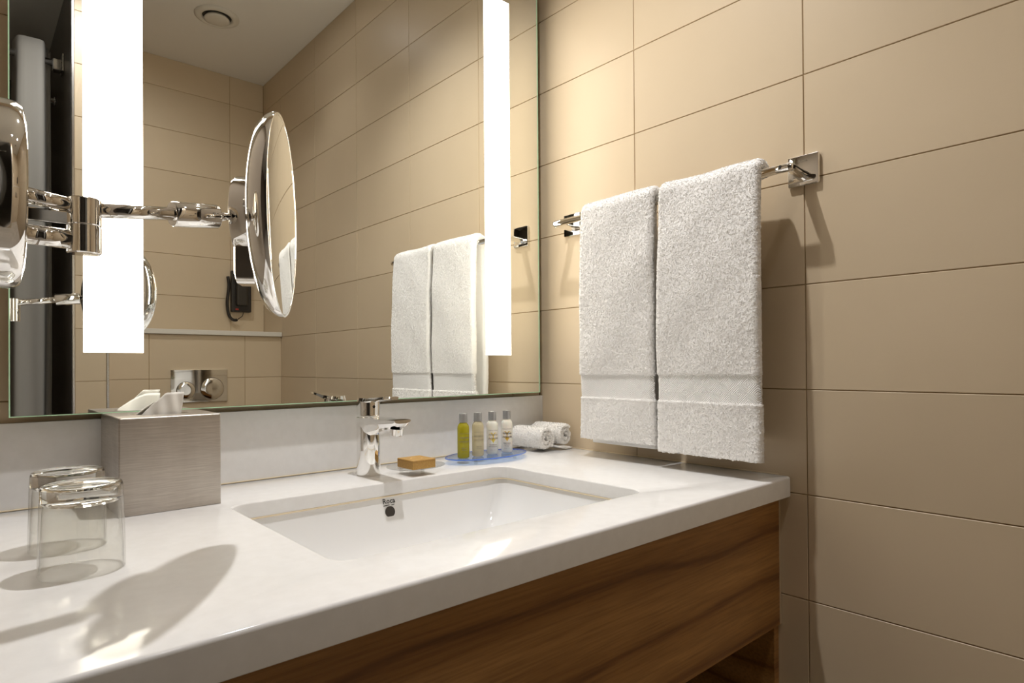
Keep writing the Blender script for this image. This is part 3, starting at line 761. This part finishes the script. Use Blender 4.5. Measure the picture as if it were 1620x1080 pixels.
# ------------------------------------------------------------------ extending magnifying mirror on the left return wall
ex = Vector((-1.0616, -.534, 0))
mg = thing('magnifying_mirror', 'round chrome magnifying mirror on a folding wall arm', 'mirror', (XL, -.54, 1.20))
G = lambda x, y, z: (x - XL, y + .54, z - 1.20)
autosmooth(obj('wall_base', lathe(nb(), [(.0004, .0736), (.046, .0736), (.051, .0728), (.0545, .0705), (.0562, .066), (.0565, .001)], (0, 0, 0), (1, 0, 0), 72), CHROME, mg), 35)
elb = G(ex.x, ex.y, 1.1600)
autosmooth(obj('elbow_joint', lathe(nb(), [(0, .0112), (.001, .0127), (.0235, .0127), (.0242, .0122), (.0249, .0127), (.0465, .0127), (.0475, .0112)], elb, (0, 0, 1), 36), CHROME, mg), 30)
obj('lower_arm', tube(nb(), [G(-1.106, -.541, 1.1715), G(ex.x - .008, ex.y, 1.1715)], .0082, 20), CHROME, mg, True)
obj('lower_arm', tube(nb(), [G(-1.106, -.541, 1.2035), G(ex.x - .008, ex.y, 1.2000)], .0064, 20), CHROME, mg, True)
obj('arm_web', bx(G(-1.106, -.537, 1.184), G(ex.x - .010, -.531, 1.1945), .001), CHROME, mg)
A0, A1, A2 = Vector((-1.0504, -.532, 1.1998)), Vector((-.9909, -.5215, 1.2081)), Vector((-.9487, -.514, 1.2132))
obj('upper_arm', tube(nb(), [G(*A0), G(*A1)], .0062, 20), CHROME, mg, True)
dA = (A2 - A1)
autosmooth(obj('arm_sleeve', lathe(nb(), [(-.0005, .0085), (0, .0112), (.0012, .0119), (dA.length - .001, .0119), (dA.length, .0112), (dA.length + .0005, .006)], G(*A1), dA, 32), CHROME, mg), 35)
NH = Vector((.872, -.489, 0)).normalized()
FC = Vector((-.8766, -.5012, 1.2252))             # centre of the mirror face
bp_ = FC - NH * .050
obj('ball_joint', tube(nb(), [G(*(A2 - dA * .02)), G(*(A2 + (bp_ - A2) * .45)), G(*bp_)], [.0045, .0042, .0055], 16), CHROME, mg, True)
autosmooth(obj('light_drum', lathe(nb(), [(-.0515, .001), (-.051, .020), (-.0495, .034), (-.0475, .0395), (-.0445, .0415), (-.024, .0415)], G(*FC), NH, 56), CHROME, mg), 35)
def battery():
    bm = nb(); u = Vector((0, 0, 1)); v = NH.cross(u).normalized(); loops = []
    for a in (-.047, -.0445, -.020):
        ins = .004 if a == -.047 else 0
        loops.append([Vector(G(*(FC + NH * a + v * y + u * z))) for y, z, _ in rrect(0, -.045, .021 - ins, .029 - ins, .008, 0, 5)])
    loft(bm, loops, True, True, True); bmesh.ops.recalc_face_normals(bm, faces=bm.faces[:]); return bm
autosmooth(obj('battery_case', battery(), CHROME, mg), 35)
hdish = autosmooth(obj('mirror_dish', lathe(nb(), [(-.0285, .001), (-.0282, .030), (-.0272, .055), (-.0250, .075), (-.0215, .089), (-.0160, .1005), (-.0090, .1065), (-.0030, .1092), (.0005, .1085), (.0010, .1065), (.0004, .1055)], G(*FC), NH, 96, True, False), CHROME, mg), 50)
obj('magnifying_glass', lathe(nb(), [(.0003, .1058)] + [(.0003 - .0050 * (1 - (r / .1058) ** 2), r) for r in (.095, .08, .06, .04, .02, .0005)], G(*FC), NH, 96, False, True), MAGMIR, hdish, True)
obj('switch', lathe(nb(), [(0, .0045), (.003, .004), (.0035, .0005)], G(*(FC - NH * .0262 + Vector((-.489, -.872, 0)) * .0590)), -NH, 16), CHROME_R, hdish, True)

# ------------------------------------------------------------------ things seen only in the mirror
fp = thing('flush_plate', 'chrome dual flush plate with two round buttons on the tiled box', 'flush plate', (-.3618, YLO, .981))
obj('plate', bx((-.1148, .0003, -.0718), (.1148, .008, .0718), .002), CHROME, fp)
for x, z, r in ((-.0560, -.0180, .0365), (.0500, -.0135, .0475)):
    obj('button_gap', lathe(nb(), [(.0078, r + .0016), (.0084, r + .0012), (.0084, r - .0005)], (x, 0, z), (0, 1, 0), 48, False, False), BLACK, fp)
    obj('flush_button', lathe(nb(), [(.0075, r), (.0100, r), (.0108, r - .0015), (.0104, r * .5), (.0102, .0005)], (x, 0, z), (0, 1, 0), 48), CHROME, fp, True)
ph = thing('wall_phone', 'black wall telephone with corded handset, seen in the mirror', 'telephone', (-.118, YUP, 1.33))
obj('cradle', bx((-.046, .0005, 0), (.046, .03, .20), .005), BLACK, ph)
bm = nb(); box(bm, (-.030, .031, .030), (.024, .052, .215), .008, 3); obj('handset', bm, simple('black_handset', color=(.03, .024, .016), rough=.45), ph)
obj('red_button', bx((-.030, .030, .010), (-.016, .032, .016)), REDDOT, ph)
cord = [(-.062 + .004 * math.sin(k * .3), .022, .17 - .165 * k / 20) for k in range(21)] + [(-.062 + .058 * (1 - math.cos(a)) * .55, .022, .005 - .045 * math.sin(a)) for a in [PI * .6 * k / 12 for k in range(1, 13)]]
bm = nb(); tube(bm, cord, .0072, 12); obj('coiled_cord', bm, BLACK, ph, True)
obj('thin_cord', tube(nb(), [cord[-1], (.004, .022, -.02), (.012, .022, .004)], .0018, 8), BLACK, ph, True)
# shower: rod, curtain, rail
rod = thing('curtain_rod', 'chrome shower curtain rod fixed to the dark panel, seen in the mirror', 'rod', (XP0, -1.83, 2.236))
obj('rod_tube', tube(nb(), [(-.012, 0, 0), (-.6, 0, .004), (-1.45, 0, .008)], .0125, 20), CHROME_R, rod, True)
autosmooth(obj('rod_bracket', bx((-.035, -.022, -.030), (-.006, .022, .012), .006, 3), CHROME_R, rod), 30)
obj('bracket_plate', bx((-.006, -.034, -.034), (-.0005, .034, .034), .003), CHROME_R, rod)
cu = thing('shower_curtain', 'grey gathered shower curtain hanging from the rod, seen in the mirror', 'curtain', (-1.0, -1.83, .15))
def curtain(pts, z0, z1, nz=30):
    bm = nb(); P = [Vector((x, y, 0)) for x, y in pts]; fine = []
    for i in range(len(P) - 1):
        p0, p1, p2, p3 = P[max(i - 1, 0)], P[i], P[i + 1], P[min(i + 2, len(P) - 1)]
        for k in range(8):
            t = k / 8
            fine.append(.5 * ((2 * p1) + (-p0 + p2) * t + (2 * p0 - 5 * p1 + 4 * p2 - p3) * t * t + (-p0 + 3 * p1 - 3 * p2 + p3) * t ** 3))
    fine.append(P[-1]); g = []
    for j in range(nz + 1):
        s = j / nz; z = z0 + (z1 - z0) * s
        g.append([bm.verts.new((p.x - .055 * (1 - s) * max(0, .06 - p.x) / .11 + .006 * math.sin(s * 5 + p.x * 40) * (1 - s), p.y + .010 * math.sin(s * 4 + p.x * 60) * (1 - s), z)) for p in fine])
    for a, b_ in zip(g, g[1:]):
        for i in range(len(a) - 1): bm.faces.new((a[i], a[i + 1], b_[i + 1], b_[i]))
    return bm
cpts = [(.004, -.045), (.006, -.025), (.010, .005), (.016, .026), (.024, .034), (.034, .037), (.044, .038), (.054, .039), (.064, .040), (.078, .040), (.090, .034), (.096, .010), (.100, -.018), (.108, -.028)]
cl = obj('curtain_cloth', curtain(cpts, 0, 2.145), CURTAIN, cu, True); cl.modifiers.new('thick', 'SOLIDIFY').thickness = .0016
ce = obj('curtain_edge', curtain([(.106, -.034), (.114, -.022), (.116, -.012)], .0, 2.13, 40), CURTAIN2, cu, True); ce.modifiers.new('thick', 'SOLIDIFY').thickness = .0016
sr = thing('shower_rail', 'chrome shower slide rail on the dark panel, seen in the mirror', 'rail', (XP0, -2.09, 1.3))
for z in (.06, .88):
    obj('rail_mount', lathe(nb(), [(.0005, .018), (.006, .018), (.008, .010), (.06, .010)], (0, 0, z), (-1, 0, 0), 24), CHROME_R, sr, True)
obj('rail_tube', tube(nb(), [(-.06, 0, 0), (-.06, 0, .92)], .010, 16), CHROME_R, sr, True)
